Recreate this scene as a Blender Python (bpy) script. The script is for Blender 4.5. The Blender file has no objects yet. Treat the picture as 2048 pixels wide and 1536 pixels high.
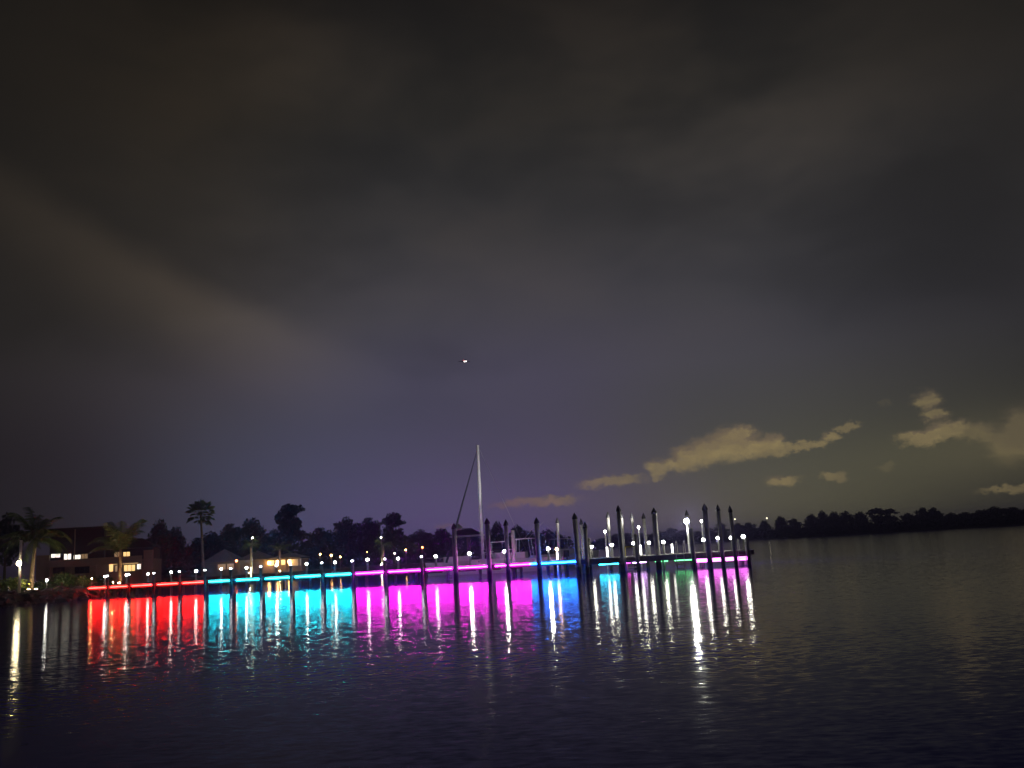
import bpy, math, random
from mathutils import Vector, Matrix
R = math.radians
rnd = random.Random(7)
scene = bpy.context.scene
col = scene.collection
# ------------------------------------------------------------------ camera
F = 1800.0            # focal length in pixels of a 2048 px wide picture
CAMH = 2.03
PITCH, ROLL = 10.54, -3.5
ROT = (Matrix.Rotation(R(90 + PITCH), 3, 'X') @ Matrix.Rotation(R(ROLL), 3, 'Z'))
cam_d = bpy.data.cameras.new('camera')
cam = bpy.data.objects.new('camera', cam_d)
col.objects.link(cam)
cam.location = (0, 0, CAMH)
cam.rotation_euler = ROT.to_euler()
cam_d.sensor_width = 36
cam_d.lens = 36 * F / 2048
cam_d.clip_start = 0.1
cam_d.clip_end = 6000
scene.camera = cam
def ray(px, py):
    return (ROT @ Vector(((px - 1024) / F, -(py - 768) / F, -1))).normalized()
def at(px, py, depth):
    d = ray(px, py)
    return Vector((0, 0, CAMH)) + d * (depth / d.y)
def hz(px):           # horizon row of a picture column
    return 1074 - 0.0612 * (px - 1504)
def floor_at(px, depth, z=0.0):
    p = at(px, hz(px) + (CAMH - z) * F / depth, depth)
    return Vector((p.x, p.y, z))
def azel(px, py):
    d = ray(px, py)
    return math.degrees(math.atan2(d.x, d.y)), math.degrees(math.asin(d.z))
# ------------------------------------------------------------------ helpers
class MB:
    def __init__(s):
        s.v, s.f = [], []
    def quad(s, a, b, c, d):
        n = len(s.v); s.v += [tuple(a), tuple(b), tuple(c), tuple(d)]; s.f.append((n, n+1, n+2, n+3))
    def tri(s, a, b, c):
        n = len(s.v); s.v += [tuple(a), tuple(b), tuple(c)]; s.f.append((n, n+1, n+2))
    def box(s, x0, x1, y0, y1, z0, z1):
        n = len(s.v)
        s.v += [(x0,y0,z0),(x1,y0,z0),(x1,y1,z0),(x0,y1,z0),(x0,y0,z1),(x1,y0,z1),(x1,y1,z1),(x0,y1,z1)]
        for q in ((0,3,2,1),(4,5,6,7),(0,1,5,4),(1,2,6,5),(2,3,7,6),(3,0,4,7)):
            s.f.append(tuple(n+i for i in q))
    def tube(s, pts, rads, n=8, cap=True):
        pts = [Vector(p) for p in pts]
        base = len(s.v)
        for i, p in enumerate(pts):
            t = (pts[min(i+1, len(pts)-1)] - pts[max(i-1, 0)]).normalized()
            u = t.cross(Vector((0, 0, 1)) if abs(t.z) < .9 else Vector((1, 0, 0))).normalized()
            w = t.cross(u)
            for k in range(n):
                a = 2 * math.pi * k / n
                s.v.append(tuple(p + (u * math.cos(a) + w * math.sin(a)) * rads[i]))
        for i in range(len(pts) - 1):
            for k in range(n):
                a, b = base + i*n + k, base + i*n + (k+1) % n
                s.f.append((a, b, b + n, a + n))
        if cap:
            s.f.append(tuple(base + k for k in range(n))[::-1])
            s.f.append(tuple(base + (len(pts)-1)*n + k for k in range(n)))
    def lathe(s, prof, n=12, c=(0, 0, 0)):
        base = len(s.v)
        for r, z in prof:
            for k in range(n):
                a = 2 * math.pi * k / n
                s.v.append((c[0] + r*math.cos(a), c[1] + r*math.sin(a), c[2] + z))
        for i in range(len(prof) - 1):
            for k in range(n):
                a, b = base + i*n + k, base + i*n + (k+1) % n
                s.f.append((a, b, b + n, a + n))
        s.f.append(tuple(base + k for k in range(n))[::-1])
        s.f.append(tuple(base + (len(prof)-1)*n + k for k in range(n)))
    def prism(s, poly, z0, z1):
        n = len(s.v); k = len(poly)
        s.v += [(x, y, z0) for x, y in poly] + [(x, y, z1) for x, y in poly]
        s.f.append(tuple(n+i for i in range(k))[::-1]); s.f.append(tuple(n+k+i for i in range(k)))
        for i in range(k):
            j = (i+1) % k
            s.f.append((n+i, n+j, n+k+j, n+k+i))
    def mesh(s, name, mat, smooth=False):
        m = bpy.data.meshes.new(name)
        m.from_pydata(s.v, [], s.f)
        m.materials.append(mat)
        if smooth:
            m.polygons.foreach_set('use_smooth', [True] * len(m.polygons))
        m.update()
        return m
    def build(s, name, mat, parent=None, smooth=False):
        o = bpy.data.objects.new(name, s.mesh(name, mat, smooth))
        col.objects.link(o)
        o.parent = parent
        return o
def tag(o, label=None, cat=None, group=None, kind=None):
    if label: o['label'] = label
    if cat: o['category'] = cat
    if group: o['group'] = group
    if kind: o['kind'] = kind
    return o
def empty(name, loc, label, cat, group=None, rz=0.0):
    o = bpy.data.objects.new(name, None)
    o.empty_display_size = .3
    col.objects.link(o)
    o.location = loc; o.rotation_euler = (0, 0, rz)
    return tag(o, label, cat, group)
def copy_tree(o, parent=None):
    c = o.copy(); col.objects.link(c); c.parent = parent
    for ch in o.children:
        copy_tree(ch, c)
    return c
ORD = ['first','second','third','fourth','fifth','sixth','seventh','eighth','ninth','tenth','eleventh','twelfth',
       'thirteenth','fourteenth','fifteenth','sixteenth','seventeenth','eighteenth','nineteenth','twentieth']
# ------------------------------------------------------------------ materials
def pmat(name, c, rough=.7, var=.25, scale=3.0, metal=0.0, bump=0.0, trans=0.0):
    m = bpy.data.materials.new(name); m.use_nodes = True
    nt = m.node_tree; b = nt.nodes['Principled BSDF']
    b.inputs['Roughness'].default_value = rough
    b.inputs['Metallic'].default_value = metal
    tc = nt.nodes.new('ShaderNodeTexCoord')
    no = nt.nodes.new('ShaderNodeTexNoise'); no.inputs['Scale'].default_value = scale; no.inputs['Detail'].default_value = 5
    nt.links.new(tc.outputs['Object'], no.inputs['Vector'])
    mx = nt.nodes.new('ShaderNodeMix'); mx.data_type = 'RGBA'
    mx.inputs['A'].default_value = tuple(x * (1 - var) for x in c) + (1,)
    mx.inputs['B'].default_value = tuple(min(1, x * (1 + var)) for x in c) + (1,)
    nt.links.new(no.outputs['Fac'], mx.inputs['Factor'])
    nt.links.new(mx.outputs['Result'], b.inputs['Base Color'])
    if bump:
        bp = nt.nodes.new('ShaderNodeBump'); bp.inputs['Strength'].default_value = bump
        nt.links.new(no.outputs['Fac'], bp.inputs['Height']); nt.links.new(bp.outputs['Normal'], b.inputs['Normal'])
    return m
def emat(name, c, s, base=(.6, .6, .6)):
    m = bpy.data.materials.new(name); m.use_nodes = True
    b = m.node_tree.nodes['Principled BSDF']
    b.inputs['Base Color'].default_value = tuple(base) + (1,)
    b.inputs['Emission Color'].default_value = tuple(c) + (1,)
    b.inputs['Emission Strength'].default_value = s
    return m
M = {}
M['concrete'] = pmat('pile_concrete', (.42, .41, .39), .85, .35, 2.0, bump=.2)
def pile_mat():
    m = pmat('pile_concrete', (.30, .29, .26), .9, .45, 1.6, bump=.35)
    nt = m.node_tree; b = nt.nodes['Principled BSDF']; src = b.inputs['Base Color'].links[0].from_socket
    tc = next(n for n in nt.nodes if n.type == 'TEX_COORD'); sp = nt.nodes.new('ShaderNodeSeparateXYZ'); nt.links.new(tc.outputs['Object'], sp.inputs[0])
    nz = nt.nodes.new('ShaderNodeTexNoise'); nz.inputs['Scale'].default_value = 5; nt.links.new(tc.outputs['Object'], nz.inputs['Vector'])
    ad = nt.nodes.new('ShaderNodeMath'); ad.operation = 'MULTIPLY_ADD'; ad.inputs[1].default_value = .7; nt.links.new(nz.outputs['Fac'], ad.inputs[0]); nt.links.new(sp.outputs[2], ad.inputs[2])
    mr = nt.nodes.new('ShaderNodeMapRange'); mr.inputs['From Min'].default_value = .85; mr.inputs['From Max'].default_value = 1.25; nt.links.new(ad.outputs[0], mr.inputs['Value'])
    mx = nt.nodes.new('ShaderNodeMix'); mx.data_type = 'RGBA'; mx.inputs['A'].default_value = (.045, .05, .04, 1); nt.links.new(src, mx.inputs['B']); nt.links.new(mr.outputs[0], mx.inputs['Factor'])
    nt.links.new(mx.outputs['Result'], b.inputs['Base Color'])
    return m
M['pile'] = pile_mat()
M['cap'] = pmat('black_cap', (.02, .02, .022), .5, .2)
M['timber'] = pmat('dock_timber', (.20, .16, .13), .8, .4, 4.0, bump=.2)
M['dtimber'] = pmat('wet_dark_timber', (.045, .04, .037), .7, .4, 4.0)
M['deck'] = pmat('deck_boards', (.42, .40, .37), .8, .25, 6.0)
M['white'] = pmat('white_paint', (.75, .75, .74), .4, .08)
M['mast'] = pmat('mast_paint', (.9, .9, .9), .5, .04)
M['gel'] = pmat('white_gelcoat', (.72, .72, .72), .25, .05)
M['dark'] = pmat('dark_canvas', (.03, .035, .05), .9, .2)
M['alu'] = pmat('aluminium', (.62, .62, .64), .35, .1, metal=.6)
M['dpost'] = pmat('dark_post', (.05, .05, .055), .6, .2)
M['post'] = pmat('lamp_post_grey', (.22, .22, .23), .6, .2)
M['bark'] = pmat('bark', (.10, .08, .06), .9, .4, 5.0)
M['ptrunk'] = pmat('palm_trunk', (.26, .21, .16), .9, .35, 6.0)
M['leaf'] = pmat('oak_foliage', (.05, .072, .055), .8, .5, .8)
M['pine'] = pmat('pine_foliage', (.045, .065, .055), .8, .5, .8)
M['frond'] = pmat('palm_frond', (.07, .12, .03), .6, .4, 1.5)
M['ground'] = pmat('soil_and_grass', (.04, .045, .025), .95, .5, .4)
M['rock'] = pmat('riprap_rock', (.05, .046, .042), .9, .5, 1.5, bump=.3)
M['stucco'] = pmat('beige_stucco', (.31, .24, .18), .9, .12, 2.0)
M['dwall'] = pmat('dark_siding', (.035, .033, .035), .8, .3, 2.0)
M['roof'] = pmat('dark_shingle', (.05, .045, .05), .9, .3, 3.0)
M['palertile'] = pmat('pale_roof', (.33, .30, .29), .9, .2, 3.0)
M['glassdark'] = pmat('dark_glass', (.02, .022, .03), .08, .1)
M['led_red'] = emat('led_red', (1, .009, .007), 78)
M['led_cyan'] = emat('led_cyan', (.009, .80, 1), 66)
M['led_mag'] = emat('led_magenta', (1, .013, .85), 74)
M['led_blue'] = emat('led_blue', (.005, .16, 1), 105)
M['led_green'] = emat('led_green', (.05, 1, .12), 14)
M['led_lilac'] = emat('led_lilac', (.55, .30, 1), 20)
M['head_cyan'] = emat('head_cyan', (.02, .62, 1), 24)
M['head_mag'] = emat('head_magenta', (1, .05, .75), 10)
M['head_lilac'] = emat('head_lilac', (.8, .40, 1), 14)
M['head_green'] = emat('head_green', (.14, 1, .30), 5)
M['panel'] = emat('beam_painted_magenta', (1, .16, .95), 7)  # magenta light on the beams, painted as emission
M['lamp'] = emat('lamp_white', (1, .98, .88), 62)
M['lamp_head'] = emat('lamp_head_white', (1, .98, .85), 70)
M['lamp_bright'] = emat('lamp_bright_white', (1, .98, .85), 300)
M['lamp_small'] = emat('lamp_small_white', (.95, .97, 1), 28)
M['lamp_flood'] = emat('lamp_flood', (1, 1, .9), 340)
M['lamp_far'] = emat('lamp_far', (1, .9, .62), 40)
M['lamp_warm'] = emat('lamp_warm', (1, .50, .14), 45)
M['lamp_red'] = emat('lamp_orange_red', (1, .16, .04), 40)
M['lamp_faint'] = emat('lamp_faint', (1, .9, .62), 4)
M['tube'] = emat('white_painted_light', (1, .97, .88), 6)  # lamplight falling on the white bollards, painted as emission
M['tube_warm'] = emat('warm_painted_light', (1, .86, .5), 2.5)  # lamplight falling on the pale bollard, painted as emission
M['win_white'] = emat('window_white', (1, .93, .78), 1.6)
M['win_warm'] = emat('window_warm', (1, .66, .25), 1.2)
M['win_dim'] = emat('window_dim', (1, .6, .28), .25)
M['uplight'] = emat('uplight', (1, .60, .22), 520)
M['uplight_g'] = emat('uplight_yellow', (1, .90, .42), 520)
M['planelight'] = emat('landing_light', (1, .88, .84), 4)
M['planered'] = emat('beacon_red', (1, .05, .04), 12)
# ------------------------------------------------------------------ sky
world = bpy.data.worlds.new('World'); scene.world = world
world.use_nodes = True
wt = world.node_tree; wt.nodes.clear()
class W:
    @staticmethod
    def val(x, sock):
        if isinstance(x, bpy.types.NodeSocket): wt.links.new(x, sock)
        else: sock.default_value = x
    @staticmethod
    def m(op, a, b=None, c=None, clamp=False):
        n = wt.nodes.new('ShaderNodeMath'); n.operation = op; n.use_clamp = clamp
        W.val(a, n.inputs[0])
        if b is not None: W.val(b, n.inputs[1])
        if c is not None: W.val(c, n.inputs[2])
        return n.outputs[0]
    @staticmethod
    def vm(op, a, b=None):
        n = wt.nodes.new('ShaderNodeVectorMath'); n.operation = op
        W.val(a, n.inputs[0])
        if b is not None: W.val(b, n.inputs[1])
        return n.outputs['Value'] if op in ('LENGTH', 'DOT_PRODUCT') else n.outputs['Vector']
    @staticmethod
    def mix(f, a, b, mode='MIX'):
        n = wt.nodes.new('ShaderNodeMix'); n.data_type = 'RGBA'; n.blend_type = mode
        W.val(f, n.inputs['Factor']); W.val(a, n.inputs['A']); W.val(b, n.inputs['B'])
        return n.outputs['Result']
    @staticmethod
    def noise(v, sc, det=4, ro=.55):
        n = wt.nodes.new('ShaderNodeTexNoise'); W.val(v, n.inputs['Vector'])
        n.inputs['Scale'].default_value = sc; n.inputs['Detail'].default_value = det; n.inputs['Roughness'].default_value = ro
        return n
    @staticmethod
    def smooth(x, lo, hi):
        n = wt.nodes.new('ShaderNodeMapRange'); n.interpolation_type = 'SMOOTHSTEP'
        W.val(x, n.inputs['Value']); n.inputs['From Min'].default_value = lo; n.inputs['From Max'].default_value = hi
        return n.outputs['Result']
def lin(r, g, b):
    f = lambda x: (x/255/12.92) if x/255 <= .04045 else ((x/255+.055)/1.055)**2.4
    return (f(r), f(g), f(b), 1)
tc = wt.nodes.new('ShaderNodeTexCoord')
sep = wt.nodes.new('ShaderNodeSeparateXYZ'); wt.links.new(tc.outputs['Generated'], sep.inputs[0])
az = W.m('MULTIPLY', W.m('ARCTAN2', sep.outputs[0], sep.outputs[1]), 57.2958)
el = W.m('MULTIPLY', W.m('ARCSINE', sep.outputs[2]), 57.2958)
comb = wt.nodes.new('ShaderNodeCombineXYZ')
wt.links.new(az, comb.inputs[0]); wt.links.new(el, comb.inputs[1])
P = comb.outputs[0]
ramp = wt.nodes.new('ShaderNodeValToRGB')
wt.links.new(W.m('DIVIDE', el, 45.0, clamp=True), ramp.inputs[0])
stops = [(0, (66, 63, 70)), (4, (68, 66, 74)), (11, (70, 68, 77)), (15, (64, 63, 66)), (20, (53, 52, 53)), (27, (38, 37, 36)), (34, (29, 27, 26)), (45, (24, 22, 21))]
er = ramp.color_ramp
for i, (e, c) in enumerate(stops):
    if i < 2: s = er.elements[i]; s.position = e / 45
    else: s = er.elements.new(e / 45)
    s.color = lin(*c)
sky = ramp.outputs[0]
def gauss(a0, e0, sa, se):
    x = W.m('DIVIDE', W.m('SUBTRACT', az, a0), sa); y = W.m('DIVIDE', W.m('SUBTRACT', el, e0), se)
    r2 = W.m('ADD', W.m('MULTIPLY', x, x), W.m('MULTIPLY', y, y))
    return W.m('POWER', 2.71828, W.m('MULTIPLY', r2, -1.0))
def addc(sky, fac, c):
    return W.mix(fac, sky, c, 'ADD')
# darker towards the left edge
sky = addc(sky, gauss(-3, 0, 13, 5.5), (.058, .029, .112, 1))
sky = addc(sky, gauss(-13, 1, 10, 7), (.0, .008, .022, 1))
sky = addc(sky, gauss(14, -1, 11, 5.5), (.058, .050, .018, 1))
sky = addc(sky, gauss(24, 2, 8, 5), (.022, .017, .006, 1))
sky = addc(sky, gauss(-1, 11, 13, 6), (.005, .002, .014, 1))
sky = addc(sky, gauss(-15, 7, 11, 7), (0, .002, .009, 1))
# broad thin cloud sheets, warm brown from the town below
Pw = W.vm('ADD', P, W.vm('MULTIPLY', W.vm('SUBTRACT', W.noise(W.vm('MULTIPLY', P, (.05, .07, 0)), 1.0, 2).outputs['Color'], (.5, .5, .5)), (9, 6, 0)))
n1 = W.noise(W.vm('MULTIPLY', Pw, (.045, .09, 0)), 1.0, 4, .5).outputs['Fac']
sheet = W.smooth(n1, .42, .66)
sheet = W.m('MULTIPLY', sheet, W.smooth(el, 5, 16))
sky = addc(sky, W.m('MULTIPLY', sheet, .5), (.018, .013, .009, 1))
holes = W.m('MULTIPLY', W.smooth(n1, .5, .34), W.smooth(el, 4, 14))
sky = W.mix(W.m('MULTIPLY', holes, .22), sky, (.008, .008, .009, 1))
a0 = azel(0, 330); a1 = azel(740, 720)
L = math.hypot(a1[0]-a0[0], a1[1]-a0[1]); ux, uy = (a1[0]-a0[0])/L, (a1[1]-a0[1])/L
Pb = W.vm('ADD', P, W.vm('MULTIPLY', W.vm('SUBTRACT', W.noise(W.vm('MULTIPLY', P, (.12, .12, 0)), 1.0, 3).outputs['Color'], (.5, .5, .5)), (2.4, 2.4, 0)))
rel = W.vm('SUBTRACT', Pb, (a0[0], a0[1], 0))
al = W.vm('DOT_PRODUCT', rel, (ux, uy, 0)); pe = W.vm('DOT_PRODUCT', rel, (uy, -ux, 0))   # pe > 0 below the line
band = W.m('MULTIPLY', W.m('MULTIPLY', W.smooth(pe, -1.0, 1.4), W.smooth(pe, 6.5, 1.0)), W.smooth(al, L + 4, L - 12))
sky = addc(sky, band, (.036, .029, .023, 1))
for (px, py, sx, sy, k) in ((1540, 290, 9, 4.5, .9), (1250, 240, 9, 3, .45), (850, 560, 8, 3.0, .35), (600, 150, 10, 3, .35)):
    a_, e_ = azel(px, py)
    q = W.m('MULTIPLY', gauss(a_, e_, sx, sy), W.smooth(n1, .30, .62))
    sky = addc(sky, W.m('MULTIPLY', q, k), (.022, .017, .012, 1))
sky = W.mix(W.m('MULTIPLY', W.smooth(az, -11, -34), .78), sky, (.010, .010, .011, 1))
sky = W.mix(W.m('MULTIPLY', W.smooth(az, 14, 36), .60), sky, (.014, .012, .010, 1))
sky = W.mix(W.m('MULTIPLY', W.smooth(az, 1, 13), W.smooth(el, 16, 4)), sky, (.98, 1.05, .72, 1), 'MULTIPLY')
sky = W.mix(W.m('MULTIPLY', W.smooth(az, -6, -22), W.smooth(el, 5, 13)), sky, (1.0, .90, .74, 1), 'MULTIPLY')
sky = W.mix(W.m('MULTIPLY', W.smooth(az, -18, -28), W.smooth(el, 13, 6)), sky, (.80, .70, .66, 1), 'MULTIPLY')
a_, e_ = azel(1880, 520)
sky = W.mix(W.m('MULTIPLY', gauss(a_, e_, 9, 6), .42), sky, (.012, .012, .013, 1))
# low cumulus lit by town light
fine = W.noise(W.vm('MULTIPLY', P, (.9, 1.3, 0)), 1.0, 5, .6)
Pc = W.vm('ADD', P, W.vm('MULTIPLY', W.vm('SUBTRACT', fine.outputs['Color'], (.5, .5, .5)), (1.5, 1.1, 0)))
fine2 = W.noise(W.vm('MULTIPLY', P, (2.6, 3.6, 0)), 1.0, 4, .6)
Pc = W.vm('ADD', Pc, W.vm('MULTIPLY', W.vm('SUBTRACT', fine2.outputs['Color'], (.5, .5, .5)), (.8, .6, 0)))
blobs = [(1380,915,38,22,1),(1420,900,46,26,1),(1465,886,52,30,1),(1482,865,26,15,1),(1512,896,52,19,1),(1548,890,24,20,1),
         (1355,925,40,16,.9),(1318,936,24,14,.8),(1312,950,16,9,.6),(1600,893,52,9,.8),(1638,890,22,8,.7),(1660,873,19,10,.8),(1695,856,24,8,.6),
         (1855,806,26,20,.6),(1872,832,26,13,.6),(1848,873,46,14,.85),(1892,862,50,16,.7),(1940,862,50,18,.5),(2022,885,46,40,.5),(2040,862,34,48,.5),(1985,872,34,16,.5),
         (1568,962,34,11,.8),(1670,952,24,10,.6),(1775,935,16,9,.35),(1770,808,16,9,.3),
         (1222,962,62,10,.75),(1185,969,34,8,.6),(1070,1004,86,9,.85),(1110,998,44,8,.9),(895,1051,34,5,.6),(2025,978,60,6,.6),(1985,981,34,5,.5)]
def cloud(Q):
    acc = None
    for (px, py, rx, ry, k) in blobs:
        a_, e_ = azel(px, py)
        v = W.vm('MULTIPLY', W.vm('SUBTRACT', Q, (a_, e_, 0)), (F/57.3/rx/1.04, F/57.3/ry/1.10, 0))
        b = W.m('MULTIPLY', W.m('SUBTRACT', 1.5, W.vm('LENGTH', v), clamp=True), k)
        acc = b if acc is None else W.m('MAXIMUM', acc, b)
    return acc
acc = cloud(Pc)
under = W.smooth(W.m('SUBTRACT', acc, cloud(W.vm('ADD', Pc, (0, -.5, 0)))), -.30, .42)   # 1 on the undersides the town lights up
cm = W.smooth(acc, .12, .66)
tone = W.noise(W.vm('MULTIPLY', P, (.7, 1.1, 0)), 1.0, 4, .6).outputs['Fac']
cwarm = W.mix(W.smooth(az, -3, 9), lin(124, 94, 100), lin(142, 126, 88))
cwarm = W.mix(W.m('MULTIPLY', W.smooth(tone, .65, .38), .35), cwarm, lin(100, 90, 72))
cwarm = W.mix(W.smooth(under, .75, .0), cwarm, lin(114, 100, 80))
sky = addc(sky, gauss(*azel(2020, 890), 3.6, 2.0), (.026, .021, .010, 1))
sky = addc(sky, gauss(*azel(1880, 905), 4.5, 1.5), (.014, .012, .005, 1))
sky = W.mix(W.m('MULTIPLY', cm, W.m('MULTIPLY', acc, 1.02, clamp=True)), sky, cwarm)
bg = wt.nodes.new('ShaderNodeBackground'); wt.links.new(sky, bg.inputs['Color']); bg.inputs['Strength'].default_value = 1.0
wo = wt.nodes.new('ShaderNodeOutputWorld'); wt.links.new(bg.outputs[0], wo.inputs['Surface'])
# ------------------------------------------------------------------ water
def water_mat():
    m = bpy.data.materials.new('harbour_water'); m.use_nodes = True
    nt = m.node_tree; b = nt.nodes['Principled BSDF']
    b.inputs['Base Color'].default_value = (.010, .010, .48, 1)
    b.inputs['Roughness'].default_value = .09
    b.inputs['IOR'].default_value = 1.11
    g = nt.nodes.new('ShaderNodeNewGeometry')
    def vm(op, a, bb=None):
        n = nt.nodes.new('ShaderNodeVectorMath'); n.operation = op
        nt.links.new(a, n.inputs[0])
        if bb is not None:
            if isinstance(bb, tuple): n.inputs[1].default_value = bb
            else: nt.links.new(bb, n.inputs[1])
        return n.outputs['Vector']
    tot = None
    for sc, det, amp, off in (((5.6, 13.0, 0), 1, (.085, .115, 0), 0), ((2.2, 5.0, 0), 1, (.034, .050, 0), 37.3), ((.05, .08, 0), 1, (.002, .004, 0), 11.1)):
        v = vm('ADD', vm('MULTIPLY', g.outputs['Position'], sc), (off, off * .7, 0))
        n = nt.nodes.new('ShaderNodeTexNoise'); n.inputs['Scale'].default_value = 1; n.inputs['Detail'].default_value = det
        n.inputs['Roughness'].default_value = .5
        nt.links.new(v, n.inputs['Vector'])
        s = vm('MULTIPLY', vm('SUBTRACT', n.outputs['Color'], (.5, .5, .5)), amp)
        tot = s if tot is None else vm('ADD', tot, s)
    nt.links.new(vm('NORMALIZE', vm('ADD', tot, (0, 0, 1))), b.inputs['Normal'])
    return m
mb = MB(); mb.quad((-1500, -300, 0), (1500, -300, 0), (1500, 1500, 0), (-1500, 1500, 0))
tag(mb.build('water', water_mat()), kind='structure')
# ------------------------------------------------------------------ land
def land(name, shore, back, z):
    """shore: points along the water, back: points inland; a sloped bank then level ground"""
    mb = MB()
    n = len(shore)
    low = [(p.x, p.y, -.6) for p in shore]
    top = []
    for i, p in enumerate(shore):
        q = back[i]; d = (q - p).normalized()
        top.append((p.x + d.x*3.5, p.y + d.y*3.5, z))
    bk = [(q.x, q.y, z + .3) for q in back]
    mb.v = low + top + bk
    for i in range(n - 1):
        mb.f.append((i, i+1, n+i+1, n+i)); mb.f.append((n+i, n+i+1, 2*n+i+1, 2*n+i))
    o = mb.build(name, M['ground'], smooth=False)
    return tag(o, kind='structure')
sh = [(-420, 62), (-150, 70), (0, 78), (100, 85), (172, 91), (225, 101), (300, 114), (420, 130), (700, 146), (1000, 160), (1120, 200), (1165, 300), (1172, 480)]
bk = [(-420, 300), (-300, 320), (-100, 340), (50, 360), (150, 380), (250, 400), (350, 420), (500, 450), (700, 480), (900, 520), (1040, 560), (1120, 600), (1150, 640)]
LZ = 1.0
land('ground', [floor_at(p, d) for p, d in sh], [floor_at(p, d) for p, d in bk], LZ)
fs = [(1130, 760), (1300, 700), (1504, 620), (1716, 530), (1906, 470), (2045, 430), (2300, 400), (2700, 390)]
fb = [(1130, 1100), (1300, 1050), (1504, 950), (1716, 850), (1906, 780), (2045, 720), (2300, 700), (2700, 690)]
land('far_shore', [floor_at(p, d) for p, d in fs], [floor_at(p, d) for p, d in fb], .8)
def far_depth(px):
    for (p0, d0), (p1, d1) in zip(fs, fs[1:]):
        if p0 <= px <= p1: return d0 + (d1-d0)*(px-p0)/(p1-p0)
    return fs[-1][1]
# riprap along the left bank
mb = MB(); rr = random.Random(3)
shp = [floor_at(p, d) for p, d in sh[:7]]
for i in range(len(shp) - 1):
    a, b = shp[i], shp[i+1]; n = int((b - a).length * 5)
    nrm = Vector((-(b-a).y, (b-a).x, 0)).normalized()
    for k in range(n):
        u = rr.random(); w = rr.uniform(-.9, 3.2)
        c = a.lerp(b, u) + nrm * w; r = rr.uniform(.28, .75); z = max(-.1, min(1.1, (w+.4) * .32))
        base = len(mb.v)
        for (th, zz, q) in [(k2*math.pi/3 + rr.random(), h, s) for h, s in ((-.6, .8), (.1, 1.0), (.55, .6)) for k2 in range(6)]:
            f_ = rr.uniform(.8, 1.15)
            mb.v.append((c.x + r*q*f_*math.cos(th), c.y + r*q*f_*math.sin(th), z + r*zz*f_*.8))
        for ring in range(2):
            for k2 in range(6):
                p0, p1 = base + ring*6 + k2, base + ring*6 + (k2+1) % 6
                mb.f.append((p0, p1, p1 + 6, p0 + 6))
        mb.f.append(tuple(base + 12 + k2 for k2 in range(6)))
tag(mb.build('riprap', M['rock']), 'dark heap of riprap boulders along the left bank below the palms', 'rocks', kind='stuff')
# ------------------------------------------------------------------ pier
A = floor_at(178, 93.5); B = floor_at(1500, 67.8)
PL = (B - A).length; UX = (B - A).normalized(); PRZ = math.atan2(UX.y, UX.x)
UY = Vector((-UX.y, UX.x, 0))          # away from the camera
def t_at(px, py, off=0.0):
    d = ray(px, py)
    o = A + UY * off
    # solve o + t*UX = s*d (horizontal)
    det = UX.x * (-d.y) - UX.y * (-d.x)
    return ((-o.x) * (-d.y) - (-o.y) * (-d.x)) / det
def on(t, off, z=0.0):
    p = A + UX * t + UY * off
    return Vector((p.x, p.y, z))
def z_at(px, py, off=0.0):
    """height of the picture point on the vertical plane `off` metres behind the pier face"""
    p = on(t_at(px, py, off), off)
    d = ray(px, py)
    return CAMH + d.z * (p.y / d.y)
DZ = 1.12; WID = 2.6
pier = empty('pier', A, 'long timber pier with red, cyan, magenta and blue light strips along its edge', 'pier', rz=PRZ)
TH = t_at(1178, 1130)                  # the unlit-edge head begins here
mb = MB()
k = 0.0
while k < PL:                          # deck boards run across
    w = min(.145, PL - k)
    mb.box(k, k + w - .008, 0.0, WID, DZ - .05 + (rnd.random() - .5) * .006, DZ + (rnd.random() - .5) * .006)
    k += .15
mb.build('deck', M['deck'], pier)
mb = MB(); mb.box(0, TH, .03, .11, DZ - .37, DZ - .056); mb.build('fascia', M['dtimber'], pier)
mb = MB(); mb.box(TH + .004, PL - .05, -.02, .10, DZ - .46, DZ - .056); mb.build('fascia', M['timber'], pier)
mb = MB(); mb.box(0, PL, WID - .12, WID - .02, DZ - .40, DZ - .056); mb.build('fascia', M['timber'], pier)
# bays
posts_px = [(216, 1175), (259, 1173), (309, 1170), (360, 1166), (411, 1162), (463, 1158), (523, 1154), (583, 1150), (645, 1146), (706, 1142), (771, 1138), (845, 1134)]
post_t = [t_at(x, y, -.12) for x, y in posts_px]
def strip(px0, px1, py, mat, lab, off=-.02, z=DZ - .16, r=.045):
    t0, t1 = t_at(px0, py), t_at(px1, py)
    mb = MB(); mb.tube([(t0, off, z), (t1, off, z)], [r, r], 8)
    return tag(mb.build('led_strip', M[mat], pier), lab)
def bay(p0, a, b, py, mat, lab):
    strip(p0 + (a - p0)*.35, b, py, mat, lab)
    t0, t1 = t_at(p0, py), t_at(p0 + (b - p0)*.62, py)
    mb = MB(); mb.box(t0, t1, -.07, .027, DZ - .47, DZ - .375); mb.build('waler', M['dtimber'], pier)
for p0, a, b in ((178, 178, 213), (220, 223, 256), (263, 265, 304), (313, 318, 357), (364, 368, 408)):
    bay(p0, a, b, 1172, 'led_red', 'glowing red strip')
for p0, a, b in ((414, 428, 460), (467, 486, 519), (528, 537, 579), (588, 595, 641), (650, 657, 702)):
    bay(p0, a, b, 1155, 'led_cyan', 'glowing cyan strip')
for p0, a, b in ((710, 715, 766), (776, 779, 840), (850, 858, 905), (913, 925, 975), (986, 999, 1011), (1017, 1019, 1060)):
    bay(p0, a, b, 1130, 'led_mag', 'glowing magenta strip')
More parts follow.
